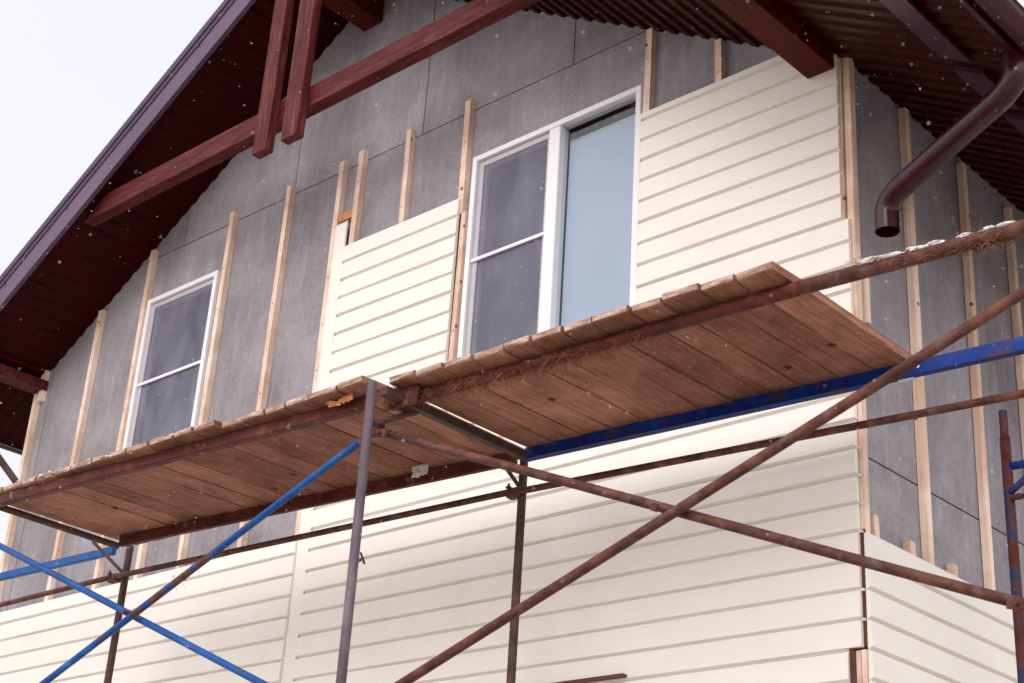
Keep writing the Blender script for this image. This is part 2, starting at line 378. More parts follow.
def soffit_x(x0, x1, y0, y1):      # ribs run down the slope
    bm = bmesh.new(); P_ = .105; ys_ = set([y0, y1])
    for k_ in range(int(math.floor(y0/P_))-1, int(math.ceil(y1/P_))+1):
        for f in (0, .38, .5, .88):
            yy = (k_+f)*P_
            if y0 < yy < y1: ys_.add(yy)
    bot = []; top = []
    for yy in sorted(ys_):
        t = trap(yy+1e-6)-.012
        bot.append((bm.verts.new((x0, yy, zs(x0)-t)), bm.verts.new((x1, yy, zs(x1)-t))))
        top.append((bm.verts.new((x0, yy, zs(x0)-t+.004)), bm.verts.new((x1, yy, zs(x1)-t+.004))))
    for L in (bot, top):
        for p, q in zip(L, L[1:]): bm.faces.new((p[0], q[0], q[1], p[1]))
    for e in (0, 1):
        for i in range(len(bot)-1): bm.faces.new((bot[i][e], bot[i+1][e], top[i+1][e], top[i][e]))
    return finish('soffit', bm, 'soffit', roof)
soffit_y(-10.44, XM, YF, YW+.10); soffit_y(XM, -3.42, YF, YW+.10)
soffit_x(-3.40, XER, yf(-2.9)+.0, YB+.5); soffit_x(XEL, -10.46, YF, YB+.5)
# barge boards with the darker edge flashing above
DB = -.03
for xe in (XEL-.03, XER+.03):
    sgn = 1 if xe > XM else -1
    xr = XM
    def rake(bm, a_, b_, f0, f1):
        x0, x1 = (xr, xe); vs = []
        for x in (x0, x1):
            y_ = yf(x); zz_ = 6.655 - K*abs(x-XM)
            vs.append([bm.verts.new((x, y_+f0, zz_+DB+a_)), bm.verts.new((x, y_+f1, zz_+DB+a_)), bm.verts.new((x, y_+f1, zz_+DB+b_)), bm.verts.new((x, y_+f0, zz_+DB+b_))])
        for k_ in range(4): bm.faces.new((vs[0][k_], vs[0][(k_+1) % 4], vs[1][(k_+1) % 4], vs[1][k_]))
        bm.faces.new(vs[0]); bm.faces.new(vs[1])
    bm = bmesh.new(); rake(bm, 0, .185, -.035, -.002); bb = finish('barge_board', bm, 'fascia', roof)
    bm = bmesh.new(); rake(bm, .189, .240, -.042, .03); rake(bm, .242, .305, -.050, .12)
    for i in range(6):                                # lap joints with small clips
        xx = xr + (xe-xr)*(i+.45)/6; z_ = zs(xx)+DB
        boxb(bm, (xx, yf(xx)-.046, z_+.178), (xx+.014, yf(xx)-.036, z_+.205))
    finish('edge_flashing', bm, 'roof', roof)
# structural timbers showing under the roof
pq0, pq1 = at(808, 80, y=5.54), at(835, 72, y=5.54)
box('purlin', (pq0.x, yf(-3.4)+.03, pq0.z), (pq1.x, 5.535, zs(pq0.x)-.02), 'red_wood', roof, .004)
box('purlin', (pq0.x+.01, 5.60, pq0.z+.01), (pq1.x-.06, 5.64, zs(pq0.x)-.02), 'red_wood', roof, .004)
box('purlin', (-10.53, YF+.01, 4.455), (-10.375, YW-.002, zs(-10.53)+.005), 'maroon_wood', roof, .004)
box('ridge_beam', (-7.02, YF+.08, 6.33), (-6.84, YW-.002, 6.64), 'red_wood', roof, .004)
TB0 = at(305, 108, y=5.0).z
bm = bmesh.new(); prism_xz(bm, gclip([(-9.4, TB0), (-4.4, TB0), (-4.4, TB0+.150), (-9.4, TB0+.150)], -.002), 5.0, 5.09)
finish('tie_beam', bm, 'maroon_wood', roof)
for (x0, x1, zb) in ((-7.165, -7.03, at(262, 150, y=4.93).z), (-6.885, -6.735, at(290, 136, y=4.93).z)):
    box('king_post', (x0, 4.932, zb), (x1, 4.998, zs((x0+x1)/2)-.0), 'maroon_wood_v', roof, .004)
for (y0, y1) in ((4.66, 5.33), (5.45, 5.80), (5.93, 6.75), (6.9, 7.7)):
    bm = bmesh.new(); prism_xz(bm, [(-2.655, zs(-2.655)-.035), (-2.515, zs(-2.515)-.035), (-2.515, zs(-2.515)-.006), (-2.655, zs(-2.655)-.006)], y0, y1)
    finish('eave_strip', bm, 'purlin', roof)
# fascia and gutters
for xe, sgn in ((XER, 1), (XEL, -1)):
    box('fascia', (min(xe, xe+sgn*.02), yf(xe), zs(xe)-.02), (max(xe, xe+sgn*.02), YB+.55, zs(xe)+.10), 'gutter', roof)
    bm = bmesh.new(); cx, cz, R_ = xe+sgn*.082, zs(xe)+.035, .060
    for (ra, rb) in ((R_, R_-.004),):
        rings = []
        for yy in (yf(xe)-.05, YB+.6):
            o_ = [bm.verts.new((cx+math.cos(math.pi+math.pi*k_/14)*ra, yy, cz+math.sin(math.pi+math.pi*k_/14)*ra)) for k_ in range(15)]
            i_ = [bm.verts.new((cx+math.cos(math.pi+math.pi*k_/14)*rb, yy, cz+math.sin(math.pi+math.pi*k_/14)*rb)) for k_ in range(15)]
            rings.append((o_, i_))
        for k_ in range(14):
            bm.faces.new((rings[0][0][k_], rings[0][0][k_+1], rings[1][0][k_+1], rings[1][0][k_]))
            bm.faces.new((rings[0][1][k_], rings[0][1][k_+1], rings[1][1][k_+1], rings[1][1][k_]))
        bm.faces.new(rings[0][0])            # stop end
    tubeb(bm, [(cx+sgn*R_, yf(xe)-.05, cz), (cx+sgn*R_, YB+.6, cz)], .008, 8)
    gut = finish('gutter', bm, 'gutter', roof, smooth=True)
    if sgn > 0: GUT = gut
# --- downpipe from the gutter back to the corner
P0 = Vector((-2.215, 5.27, 3.90)); P1 = Vector((-2.215, 5.27, 3.78))
A1 = at(1013, 88, y=5.30); A2 = at(897, 191, y=5.56); A3 = at(884, 214, y=5.60); A4 = at(884, 239, y=5.60)
ctrl = [P1, at(1018, 66, y=5.27), A1, A2, A3, A4]
def rounded(pts, r=.085, n=6):
    out = [pts[0]]
    for i in range(1, len(pts)-1):
        p, a_, b__ = pts[i], pts[i-1], pts[i+1]
        da, db = (a_-p), (b__-p); ra = min(r, da.length*.48); rb = min(r, db.length*.48)
        s, e = p+da.normalized()*ra, p+db.normalized()*rb
        for k_ in range(n+1):
            t = k_/n; out.append(s*(1-t)**2 + p*2*t*(1-t) + e*t*t)
    out.append(pts[-1]); return out
top = at(1017, 52, y=5.27); el = at(1017, 84, y=5.27); lo1 = at(886, 200, y=5.58); lo2 = at(884, 239, y=5.60)
lo2.x = lo1.x; lo2.y = lo1.y; lo2.z = lo1.z-.165
top.x, top.y = el.x, el.y
bm = bmesh.new(); path = rounded([top, el, lo1, lo2], r=.14, n=12)
tubeb(bm, path, .055, 28, cap=False); tubeb(bm, path, .052, 28, cap=False)
dp = finish('downpipe', bm, 'gutter', house, smooth=True)
bm = bmesh.new(); tubeb(bm, [Vector((el.x, el.y, top.z+.13)), Vector((el.x, el.y, top.z+.07)), Vector((el.x, el.y, top.z-.01))], [.088, .070, .060], 24, cap=False)
finish('gutter_outlet', bm, 'gutter', GUT, smooth=True)
for q in (13, -14):
    d = (path[q+1]-path[q]).normalized(); bm = bmesh.new()
    tubeb(bm, [path[q]-d*.012, path[q]+d*.012], .0560, 28)
    finish('pipe_collar', bm, 'gutter', dp)

# --- windows
def window(x0, x1, z0, z1, split, blind=False, name='window', front=YW-.025):
    fr_w = .036
    bm = bmesh.new()
    for lo, hi in (((x0, front, z0), (x0+fr_w, front+.075, z1)), ((x1-fr_w, front, z0), (x1, front+.075, z1)),
                   ((x0+fr_w, front+.001, z1-fr_w), (x1-fr_w, front+.075, z1)), ((x0+fr_w, front+.001, z0), (x1-fr_w, front+.075, z0+fr_w))):
        boxb(bm, lo, hi, .003)
    if split: boxb(bm, (split-.042, front-.004, z0+fr_w), (split+.042, front+.075, z1-fr_w-.007), .004)
    win = finish('window', bm, 'upvc', house)
    bays = [(x0+fr_w, split-.042), (split+.042, x1-fr_w)] if split else [(x0+fr_w, x1-fr_w)]
    for i, (a_, b__) in enumerate(bays):
        zt, zb = z1-fr_w, z0+fr_w
        if i == 0:                       # opening casement behind an insect screen
            bm = bmesh.new(); q = .034; y0, y1 = front+.018, front+.032
            for lo, hi in (((a_+.012, y0, zb+.006), (a_+.012+q, y1, zt-.010)), ((b__-.008-q*.6, y0, zb+.006), (b__-.008, y1, zt-.010)),
                           ((a_+.012+q, y0+.001, zt-.010-q), (b__-.008-q*.6, y1-.001, zt-.010)), ((a_+.012+q, y0+.001, zb+.006), (b__-.008-q*.6, y1-.001, zb+.006+q))):
                boxb(bm, lo, hi, .002)
            sc = finish('screen_frame', bm, 'screenframe', win)
            zc = at(137, 386, y=front+.01).z if not split else at(468, 262.5, y=front+.01).z
            if z1 < 3: zc = z0+.8
            box('crossbar', (a_+.010, front+.004, zc-.011), (b__-.006, front+.016, zc+.011), 'upvc', win, .002)
            box('insect_screen', (a_+.03, front+.024, zb+.02), (b__-.02, front+.0246, zt-.02), 'mesh', win)
            bm = bmesh.new(); q = .05; y0, y1 = front+.040, front+.074
            for lo, hi in (((a_, y0, zb), (a_+q, y1, zt)), ((b__-q, y0, zb), (b__, y1, zt)), ((a_+q, y0+.001, zt-q), (b__-q, y1, zt)), ((a_+q, y0+.001, zb), (b__-q, y1, zb+q))):
                boxb(bm, lo, hi, .003)
            finish('sash', bm, 'upvc', win)
            box('pane', (a_+q-.004, front+.055, zb+q-.004), (b__-q+.004, front+.058, zt-q+.004), 'glass', win)
        else:
            box('pane', (a_-.003, front+.040, zb-.003), (b__+.003, front+.043, zt+.003), 'glass', win)
    # what stands behind the glass: a closed shallow room with a curtain / blind
    bm = bmesh.new(); yb = YW+.30
    boxb(bm, (x0, yb, z0), (x1, yb+.02, z1)); boxb(bm, (x0-.02, front+.076, z0-.02), (x0, yb, z1+.02)); boxb(bm, (x1, front+.076, z0-.02), (x1+.02, yb, z1+.02))
    boxb(bm, (x0, front+.076, z1), (x1, yb, z1+.02)); boxb(bm, (x0, front+.076, z0-.02), (x1, yb, z0))
    if split: boxb(bm, (split-.03, front+.08, z0), (split+.03, yb, z1))
    finish('reveal', bm, 'room', win)
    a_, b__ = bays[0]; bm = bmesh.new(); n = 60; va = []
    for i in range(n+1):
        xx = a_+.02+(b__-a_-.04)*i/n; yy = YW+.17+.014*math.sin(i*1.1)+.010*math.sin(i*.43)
        va.append((bm.verts.new((xx, yy, z0+.03)), bm.verts.new((xx, yy, z1-.12 if split else 4.10+.50*i/n))))  # single-bay window: top edge slanted to imitate the roof's dark reflection in the glass
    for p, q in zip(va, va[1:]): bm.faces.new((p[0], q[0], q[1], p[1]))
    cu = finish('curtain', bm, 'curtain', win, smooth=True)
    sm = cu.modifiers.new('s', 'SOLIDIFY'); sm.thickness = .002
    if blind and split:
        a_, b__ = bays[1]; zt = at(563, 147, y=front+.085).z
        box('blind', (a_+.004, front+.084, z0+.03), (b__-.004, front+.086, zt), 'blind', win)
        box('blind_rail', (a_+.004, front+.080, zt), (b__-.004, front+.092, zt+.012), 'screenframe', win)
    return win
window(-5.821, -4.543, 3.42, 4.872, -5.163, True)
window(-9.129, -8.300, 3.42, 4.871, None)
window(-5.85, -4.57, .30, 1.60, -5.21)
box('window_flashing', (-5.93, YS-.045, 1.600), (at(622, 677, y=YS-.045).x, YW-.003, 1.612), 'brown', house)

# --- battens
def batten(x, z0, z1, w=.044, y0=YBT, y1=YW-.003, lab=None):
    bm = bmesh.new(); tl = random.uniform(-.006, .006)
    barb(bm, (x-tl, (y0+y1)/2, z0), (x+tl, (y0+y1)/2, z1), w, y1-y0, .0025, up=Vector((0, 1, 0)))
    zz_ = z0+.12
    nf = len(bm.faces)
    while zz_ < z1-.04:
        tubeb(bm, [(x+random.uniform(-.006, .006), y0+.001, zz_), (x, y0-.0012, zz_)], .0042, 8); zz_ += random.uniform(.28, .42)
    bm.faces.ensure_lookup_table()
    for f_ in bm.faces[nf:]: f_.material_index = 1
    o = finish('batten', bm, 'pine', house, mats=['pine', 'dark_tube'])
    if lab: o['label'] = lab
    return o
ZLB = 2.56
def bx(px, py): return at(px, py, y=YBT).x
def bz(px, py): return at(px, py, y=YBT).z
for (x, z0, z1) in ((-9.74, ZLB, 4.955), (-9.155, ZLB, 5.288), (-8.205, ZLB, 5.295), (-7.585, ZLB, 5.292), (-7.040, ZLB, 5.285),
                    (-6.852, 4.60, 5.297), (-6.40, 4.60, 5.285), (-5.882, 4.50, 5.297), (-4.487, 4.60, zs(-4.487)-.01), (-4.018, 4.60, zs(-4.018)-.01),
                    (-8.668, ZLB, 3.41), (-10.462, ZLB, 4.44), (-10.410, 4.37, 4.68)):
    batten(x, z0, z1)
batten(-5.850, 3.3, 4.50, .034)
# inner-corner battens at the right end of the gable and on the side wall
batten(-3.318, 2.02, 4.50, .046, YBT, YW-.003)
def sbatten(y, z0, z1, w=.046, mat='pine'):
    bm = bmesh.new(); tl = random.uniform(-.006, .006)
    barb(bm, (XR+.022, y-tl, z0), (XR+.022, y+tl, z1), w, .037, .0025, up=Vector((1, 0, 0)))
    return finish('batten', bm, mat, house)
for (y, z0, z1) in ((5.590, 2.06, 4.50), (6.123, 2.04, 4.475), (6.713, 2.04, 4.45), (7.24, 2.0, 4.42), (7.80, 2.0, 4.42), (5.965, 2.0, 2.155), (6.345, 2.0, 2.150)):
    sbatten(y, z0, z1)
sbatten(5.662, 2.05, 2.19, .040); sbatten(5.665, 3.10, 3.33, .030)
# --- orange foam wedge above the trim
zf = at(345, 216, y=YBT).z
bm = bmesh.new(); boxb(bm, (-7.02, YBT+.004, zf-.03), (-6.875, YW-.004, zf+.035), .008)
for v_ in bm.verts: v_.co += Vector((random.uniform(-.006, .006), random.uniform(-.003, .003), random.uniform(-.008, .008)))
finish('foam', bm, 'foam', house)

# --- siding: courses of vinyl with a recessed groove under each lip
def siding_profile(z0, z1):
    """list of (z, outward offset) from bottom to top"""
    pr = []; n = math.floor((z0-ZG)/PITCH)-1
    while ZG+n*PITCH < z1+PITCH:
        b0 = ZG+n*PITCH-.010
        pr += [(b0+.003, .001), (b0+.0045, .0050), (b0+.0115, .0205), (b0+.0145, .0220), (b0+.070, .0205), (b0+.1165, .0190), (b0+.1195, .0170), (b0+.1215, .003), (b0+PITCH+.0027, .002)]
        n += 1
    inside = [p for p in pr if z0 < p[0] < z1]
    def off(z):
        for p, q in zip(pr, pr[1:]):
            if p[0] <= z <= q[0]: return p[1]+(q[1]-p[1])*(z-p[0])/max(1e-9, q[0]-p[0])
        return .01
    return [(z0, off(z0))] + inside + [(z1, off(z1))]
def siding_front(x0, x1, z0, z1, back=YBT-.0015, topclip=None):
    bm = bmesh.new(); pr = siding_profile(z0, z1); n = max(1, int((x1-x0)/.12)); cols = []; ph = random.uniform(0, 6)
    for i in range(n+1):
        x = x0+(x1-x0)*i/n; c_ = []
        for (z, o_) in pr:
            q_ = math.floor((z-ZG+.0101)/PITCH); e_ = 0 if z in (z0, z1) else 1
            c_.append(bm.verts.new((x, back-o_-.0011*(1+math.sin(x*2.3+q_*1.9+ph))-.0006*math.sin(x*9+q_*4.1), z+e_*.0011*math.sin(x*1.7+q_*2.7+ph))))
        cols.append(c_)
    for a_, b__ in zip(cols, cols[1:]):
        for k_ in range(len(pr)-1): bm.faces.new((a_[k_], b__[k_], b__[k_+1], a_[k_+1]))
    bk = [(bm.verts.new((x0, back, z)), bm.verts.new((x1, back, z))) for z in (z0, z1)]   # closed back
    if n:
        bm.faces.new((bk[0][0], bk[0][1], bk[1][1], bk[1][0]))
        bm.faces.new([v_ for v_ in cols[0]] + [bk[1][0], bk[0][0]]); bm.faces.new([v_ for v_ in cols[-1]] + [bk[1][1], bk[0][1]])
        for j, e in ((0, 0), (1, -1)):
            bm.faces.new([c_[e] for c_ in cols] + [bk[j][1], bk[j][0]])
    if topclip:
        bmesh.ops.bisect_plane(bm, geom=bm.verts[:]+bm.edges[:]+bm.faces[:], plane_co=topclip[0], plane_no=topclip[1], clear_outer=True)
    return finish('siding', bm, 'siding', house)
ZT = at(643, 114, y=YS).z
siding_front(-4.504, -3.302, 3.60, ZT, topclip=(Vector((XM, 0, 6.65)), Vector((K, 0, 1)).normalized()))
siding_front(-4.504, -3.266, 3.20, 3.599)
siding_front(-6.890, -5.876, 2.9, at(345, 246, y=YS).z)
siding_front(-6.890, -5.876, 2.6, 2.899)
siding_front(-5.875, -4.505, 2.6, 3.419)
siding_front(-4.504, -3.266, 2.6, 3.199)
siding_front(-6.893, -3.270, 1.598, 2.599)
siding_front(-6.893, -3.335, GZ+1.05, 1.597)
siding_front(XL-.01, -7.016, GZ+1.05, at(0, 613, y=YS).z)
# vertical joint trim
zt = at(345, 221, y=YS).z
bm = bmesh.new(); boxb(bm, (-7.014, YS+.006, GZ+1.05), (-6.898, YBT-.002, zt), .003)
boxb(bm, (-6.904, YS-.003, GZ+1.05), (-6.898, YS+.0065, zt-.002), .001)
finish('joint_trim', bm, 'trim', house)
# slim starter trims beside the windows
box('joint_trim', (-4.516, YS-.008, 3.42), (-4.505, YBT+.02, ZT), 'trim', house)
# siding of the side wall
def siding_side(y0, y1, z0, z1, face=XR+.0415):
    bm = bmesh.new(); pr = siding_profile(z0, z1); n = 6; cols = []
    for i in range(n+1):
        y = y0+(y1-y0)*i/n; cols.append([bm.verts.new((face+o_, y, z)) for z, o_ in pr])
    for a_, b__ in zip(cols, cols[1:]):
        for k_ in range(len(pr)-1): bm.faces.new((a_[k_], b__[k_], b__[k_+1], a_[k_+1]))
    bk = [(bm.verts.new((face, y0, z)), bm.verts.new((face, y1, z))) for z in (z0, z1)]
    bm.faces.new((bk[0][0], bk[0][1], bk[1][1], bk[1][0]))
    bm.faces.new(cols[0]+[bk[1][0], bk[0][0]]); bm.faces.new(cols[-1]+[bk[1][1], bk[0][1]])
    for j, e in ((0, 0), (1, -1)): bm.faces.new([c_[e] for c_ in cols]+[bk[j][1], bk[j][0]])
    return finish('siding', bm, 'siding', house)
siding_side(5.550, 6.905, GZ+1.05, 2.080)
siding_side(6.909, 10.5, GZ+1.05, 1.4)
# dark inner corner profile, and the open recess with its batten near the bottom
box('corner_post', (-3.285, YBT-.004, 1.60), (-3.2495, YW-.030, 2.10), 'brown', house)
bm = bmesh.new(); boxb(bm, (-3.334, YW-.052, GZ+1.05), (-3.308, YW-.044, 1.597)); boxb(bm, (-3.283, YW-.048, GZ+1.05), (-3.276, YW-.035, 1.59))
finish('corner_post', bm, 'brown', house)
box('batten', (-3.274, YW-.062, GZ+1.05), (-3.252, YW-.036, 1.585), 'pine', house, .002)
box('batten', (-3.311, YW-.043, GZ+1.05), (-3.284, YW-.004, 1.59), 'pine', house, .002)
# clips where the courses meet the corner
for n in range(-8, 0):
    z = ZG+n*PITCH
    if z > 1.60: box('siding_clip', (-3.2655, YS-.006, z-.016), (-3.252, YS+.008, z-.006), 'zinc', house)

# ------------------------------------------------------------------ scaffold
sc = thing('scaffold', (-4.9, 4.7, GZ), 'rusty tube scaffold with blue and brown bars standing in front of the gable', 'scaffold')
def nr(x): return 4.23+.077*(x+4.88)       # the near row of standards
def fr_(x): return 5.20+.058*(x+4.90)      # the far row
def nearp(px, py, x_guess): 
    y = nr(x_guess); p = at(px, py, y=y); p = at(px, py, y=nr(p.x)); return p
def farp(px, py, x_guess):
    p = at(px, py, y=fr_(x_guess)); return at(px, py, y=fr_(p.x))
ZL = 2.600
# standards
def standard(x, y, top, r, mat):
    return tube('standard', (x, y, GZ), (x, y, top), r, mat, sc)
pt = at(357, 530, y=4.12)
s1 = standard(pt.x, pt.y, at(375, 381, y=4.12).z, .0215, 'steel')
pf = farp(517, 580, -4.9); s2 = standard(pf.x, pf.y, 2.655, .021, 'dark_tube')
pl = farp(118, 620, -8.0); s3 = standard(pl.x, pl.y, 2.655, .022, 'dark_tube')
s4 = standard(-7.97, nr(-7.97), 2.70, .0255, 'steel'); s5 = standard(-1.80, nr(-1.80), 2.70, .0255, 'steel'); s6 = standard(-1.80, fr_(-1.80), 2.60, .021, 'dark_tube')
s7 = standard(-11.1, fr_(-11.1), 2.6, .021, 'dark_tube'); s8 = standard(-11.1, nr(-11.1), 2.7, .0255, 'steel')
for s in (s1, s2, s3, s4, s5, s6, s7, s8):
    x, y = s.data.vertices[0].co.x + ORG.x, s.data.vertices[0].co.y + ORG.y
for (x, y) in ((pt.x, pt.y), (pf.x, pf.y), (pl.x, pl.y), (-7.97, nr(-7.97)), (-1.8, nr(-1.8)), (-1.8, fr_(-1.8)), (-11.1, fr_(-11.1)), (-11.1, nr(-11.1))):
    box('base_plate', (x-.08, y-.08, GZ), (x+.08, y+.08, GZ+.012), 'rust', sc)
# near ledgers
a_, b__ = at(0, 501, z=ZL), at(369, 403, z=ZL); d = (b__-a_)/(b__-a_).length
bar('ledger', a_-d*((a_.x+11.15)/d.x), b__+d*.02, .040, .062, 'rust_red', sc, .004)
c_, e_ = at(402, 402, z=ZL), at(1024, 229, z=ZL); d2 = (e_-c_).normalized()
tube('ledger', c_-d2*.06, at(800, 288, z=ZL), .028, 'rust_red', sc)
tube('ledger', at(800, 288, z=ZL)-d2*.001, e_+d2*.35, .0285, 'rust', sc)
# far ledgers
a_, b__ = at(122, 541, z=ZL), at(500, 461, z=ZL); d = (b__-a_).normalized()
bar('ledger', a_-d*.01, b__+d*.10, .032, .066, 'rust_red', sc, .004)
c_, e_ = at(526, 455, z=ZL), at(1024, 345, z=ZL); d = (e_-c_).normalized()
bm = bmesh.new(); barb(bm, c_, e_+d*.75, .030, .066, .004); barb(bm, c_-Vector((0, .022, .030)), e_+d*.75-Vector((0, .022, .030)), .016, .006)
finish('ledger', bm, 'navy', sc)['label'] = 'deep blue channel ledger under the right deck'
c_, e_ = at(-60, 591, z=2.50), at(108, 552, z=2.50)
c_ = at(-60, 591, y=fr_(-8.8)); e_ = at(108, 552, y=fr_(-8.15))
d = (e_-c_).normalized(); bar('ledger', c_-d*((c_.x+11.15)/d.x), e_+d*.07, .030, .052, 'blue', sc, .004)['label'] = 'short blue ledger at the left'
# transoms
tube('transom', at(-6, 505, z=2.59), at(118, 546, z=2.59), .019, 'dark_tube', sc)
bar('transom', at(384, 391, z=2.58), at(524, 456, z=2.58), .045, .040, 'dark_tube', sc, .004)
tube('transom', (-1.8, nr(-1.8), 2.58), (-1.8, fr_(-1.8), 2.58), .019, 'dark_tube', sc)
# knee braces
tube('knee_brace', farp(107, 546, -8.1)-Vector((0, .10, 0)), farp(123, 573, -8.0), .010, 'dark_tube', sc)
tube('knee_brace', farp(511, 461, -5)-Vector((0, .10, 0)), farp(523, 492, -4.9), .010, 'dark_tube', sc)
tube('knee_brace', pt+Vector((0, .03, 0))*1 + Vector((0, 0, at(375, 420, y=pt.y).z-pt.z)), at(402, 402, z=2.58)+Vector((0, .1, -.01)), .014, 'dark_tube', sc)
# gusset plates and couplers at the joints
bm = bmesh.new(); g0 = at(392, 400, z=2.59)
rotbox(bm, g0+Vector((.06, .0, 0)), (.20, .012, .10), Matrix.Rotation(.07, 3, 'Z'))
rotbox(bm, g0+Vector((.02, .05, -.01)), (.05, .16, .06), Matrix.Rotation(.05, 3, 'Z'))
tubeb(bm, [g0+Vector((.05, -.03, .012)), g0+Vector((.05, .04, .012))], .012, 10)
finish('gusset', bm, 'rust_red', sc)
for (p, ry) in ((farp(517, 494, -4.9), 0), (farp(116, 579, -8.0), 0)):
    bm = bmesh.new(); rotbox(bm, p+Vector((.0, -.012, 0)), (.085, .05, .05), Matrix.Rotation(.06, 3, 'Z'))
    tubeb(bm, [p+Vector((-.03, -.03, 0)), p+Vector((-.03, -.03, .05))], .006, 8); rotbox(bm, p+Vector((-.03, -.03, .03)), (.022, .022, .012), Matrix.Identity(3))
    finish('coupler', bm, 'rust', sc)
bm = bmesh.new(); p = farp(514, 464, -5); tubeb(bm, [p+Vector((0, -.02, -.035)), p+Vector((0, -.02, .03))], .016, 12); finish('coupler', bm, 'navy', sc)
# long low rail fixed to the far standards
for (p, q) in (((0, 607), (116, 578)), ((120, 577.5), (515, 493.5)), ((523, 493), (1024, 396.5))):
    a_ = farp(*p, -9 if p[0] == 0 else (-8 if p[0] < 200 else -4.9)); b__ = farp(*q, -8 if q[0] < 200 else (-4.9 if q[0] < 600 else -2.4))
    off = Vector((0, -.028, 0)); d = (b__-a_).normalized()
    if p[0] == 0: a_ = a_-d*((a_.x+11.15)/d.x)
    if q[0] == 1024: b__ = b__+d*.6
    tube('rail', a_+off, b__+off, .0165, 'rust', sc)
# diagonal braces of the near face
a_, b__ = nearp(384, 434, -4.85), nearp(1024, 606, -1.95); d = (b__-a_).normalized(); off = Vector((0, -.040, 0))
tube('brace', a_+off, b__+off+d*.10, .0190, 'rust', sc)
a_, b__ = nearp(403, 683, -4.5), nearp(1024, 292, -1.88); d = (b__-a_).normalized(); off = Vector((0, -.080, 0))
def keep(p, off):  # the measured centre line stays where it is seen when the bar sits nearer
    q = p.copy(); t = (p.y+off.y)/p.y; return q*t
tube('brace', keep(a_, off)-d*.35, keep(b__, off)+d*.08, .0195, 'rust', sc)
a_, b__ = nearp(363, 439, -4.9), nearp(44, 683, -7.2); d = (b__-a_).normalized(); off = Vector((0, -.045, 0)); a_, b__ = keep(a_, off), keep(b__, off)
f1, f2 = a_.lerp(b__, .43), a_.lerp(b__, .70)
b1 = tube('brace', a_, b__+d*.85, .0165, 'blue', sc); b1['label'] = 'blue diagonal brace with a rusty middle'
tube('rust_sleeve', f1, f2, .0172, 'patchy', b1)
TUFT = [a_.lerp(b__, .405), a_.lerp(b__, .44), a_.lerp(b__, .53), a_.lerp(b__, .56)]
a_, b__ = nearp(0, 546, -7.97), nearp(261, 683, -5.4); d = (b__-a_).normalized()
tube('brace', a_-d*.05, b__+d*.55, .0165, 'blue', sc)['label'] = 'thin bright blue diagonal brace falling to the right'
bm = bmesh.new(); p = nearp(672, 515, -3.2)+Vector((0, -.06, 0)); tubeb(bm, [p+Vector((0, -.05, 0)), p+Vector((0, .05, 0))], .009, 10); rotbox(bm, p+Vector((0, -.045, 0)), (.03, .012, .03), Matrix.Rotation(.4, 3, 'Y'))
finish('bolt', bm, 'rust', sc)
bm = bmesh.new(); p = nearp(135, 615, -6.5)+Vector((0, -.03, 0)); tubeb(bm, [p+Vector((0, -.04, 0)), p+Vector((0, .04, 0))], .009, 10); finish('bolt', bm, 'rust', sc)
# brace ends on the standards and a locking pin
bm = bmesh.new(); p = nearp(376, 432, -4.88); rotbox(bm, p+Vector((.03, -.02, 0)), (.075, .03, .05), Matrix.Rotation(-.3, 3, 'Y')); finish('coupler', bm, 'rust', sc)
bm = bmesh.new(); p = nearp(359, 561, -4.9); tubeb(bm, [p, p+Vector((.045, -.02, .0)), p+Vector((.055, -.02, -.02))], .006, 8); tubeb(bm, [p+Vector((.045, -.035, .022)), p+Vector((.045, -.005, -.022))], .0045, 8)
finish('locking_pin', bm, 'rust', sc)
# bright clamp on the blue ledger
p = at(922, 372, z=ZL); bm = bmesh.new(); rr_ = Matrix.Rotation(.06, 3, 'Z')
rotbox(bm, p+Vector((.015, -.036, -.004)), (.085, .022, .020), rr_); rotbox(bm, p+Vector((.01, -.036, .022)), (.045, .026, .034), rr_); rotbox(bm, p+Vector((-.05, -.036, -.030)), (.07, .022, .014), rr_)
tubeb(bm, [p+Vector((.01, -.055, .004)), p+Vector((.01, -.03, .004))], .010, 10)
finish('clamp', bm, 'zinc', sc)
# bolted brace ends
for (px, py, yy, sx, rot) in ((364, 438, 4.14, .03, .75), (381, 433, 4.15, .035, -.2), (1018, 604, 4.38, .03, -.2)):
    p = at(px, py, y=yy); bm = bmesh.new(); rotbox(bm, p, (.07, .014, .034), Matrix.Rotation(-rot, 3, 'Y')); tubeb(bm, [p+Vector((0, -.022, 0)), p+Vector((0, .03, 0))], .009, 8)
    finish('bolt', bm, 'rust', sc)
# handrail stub rising at the far left edge
pA, pB = at(-14, 440, y=4.05), at(19, 486, y=4.25)
tube('guard_strut', pA, pB, .020, 'dark_tube', sc)

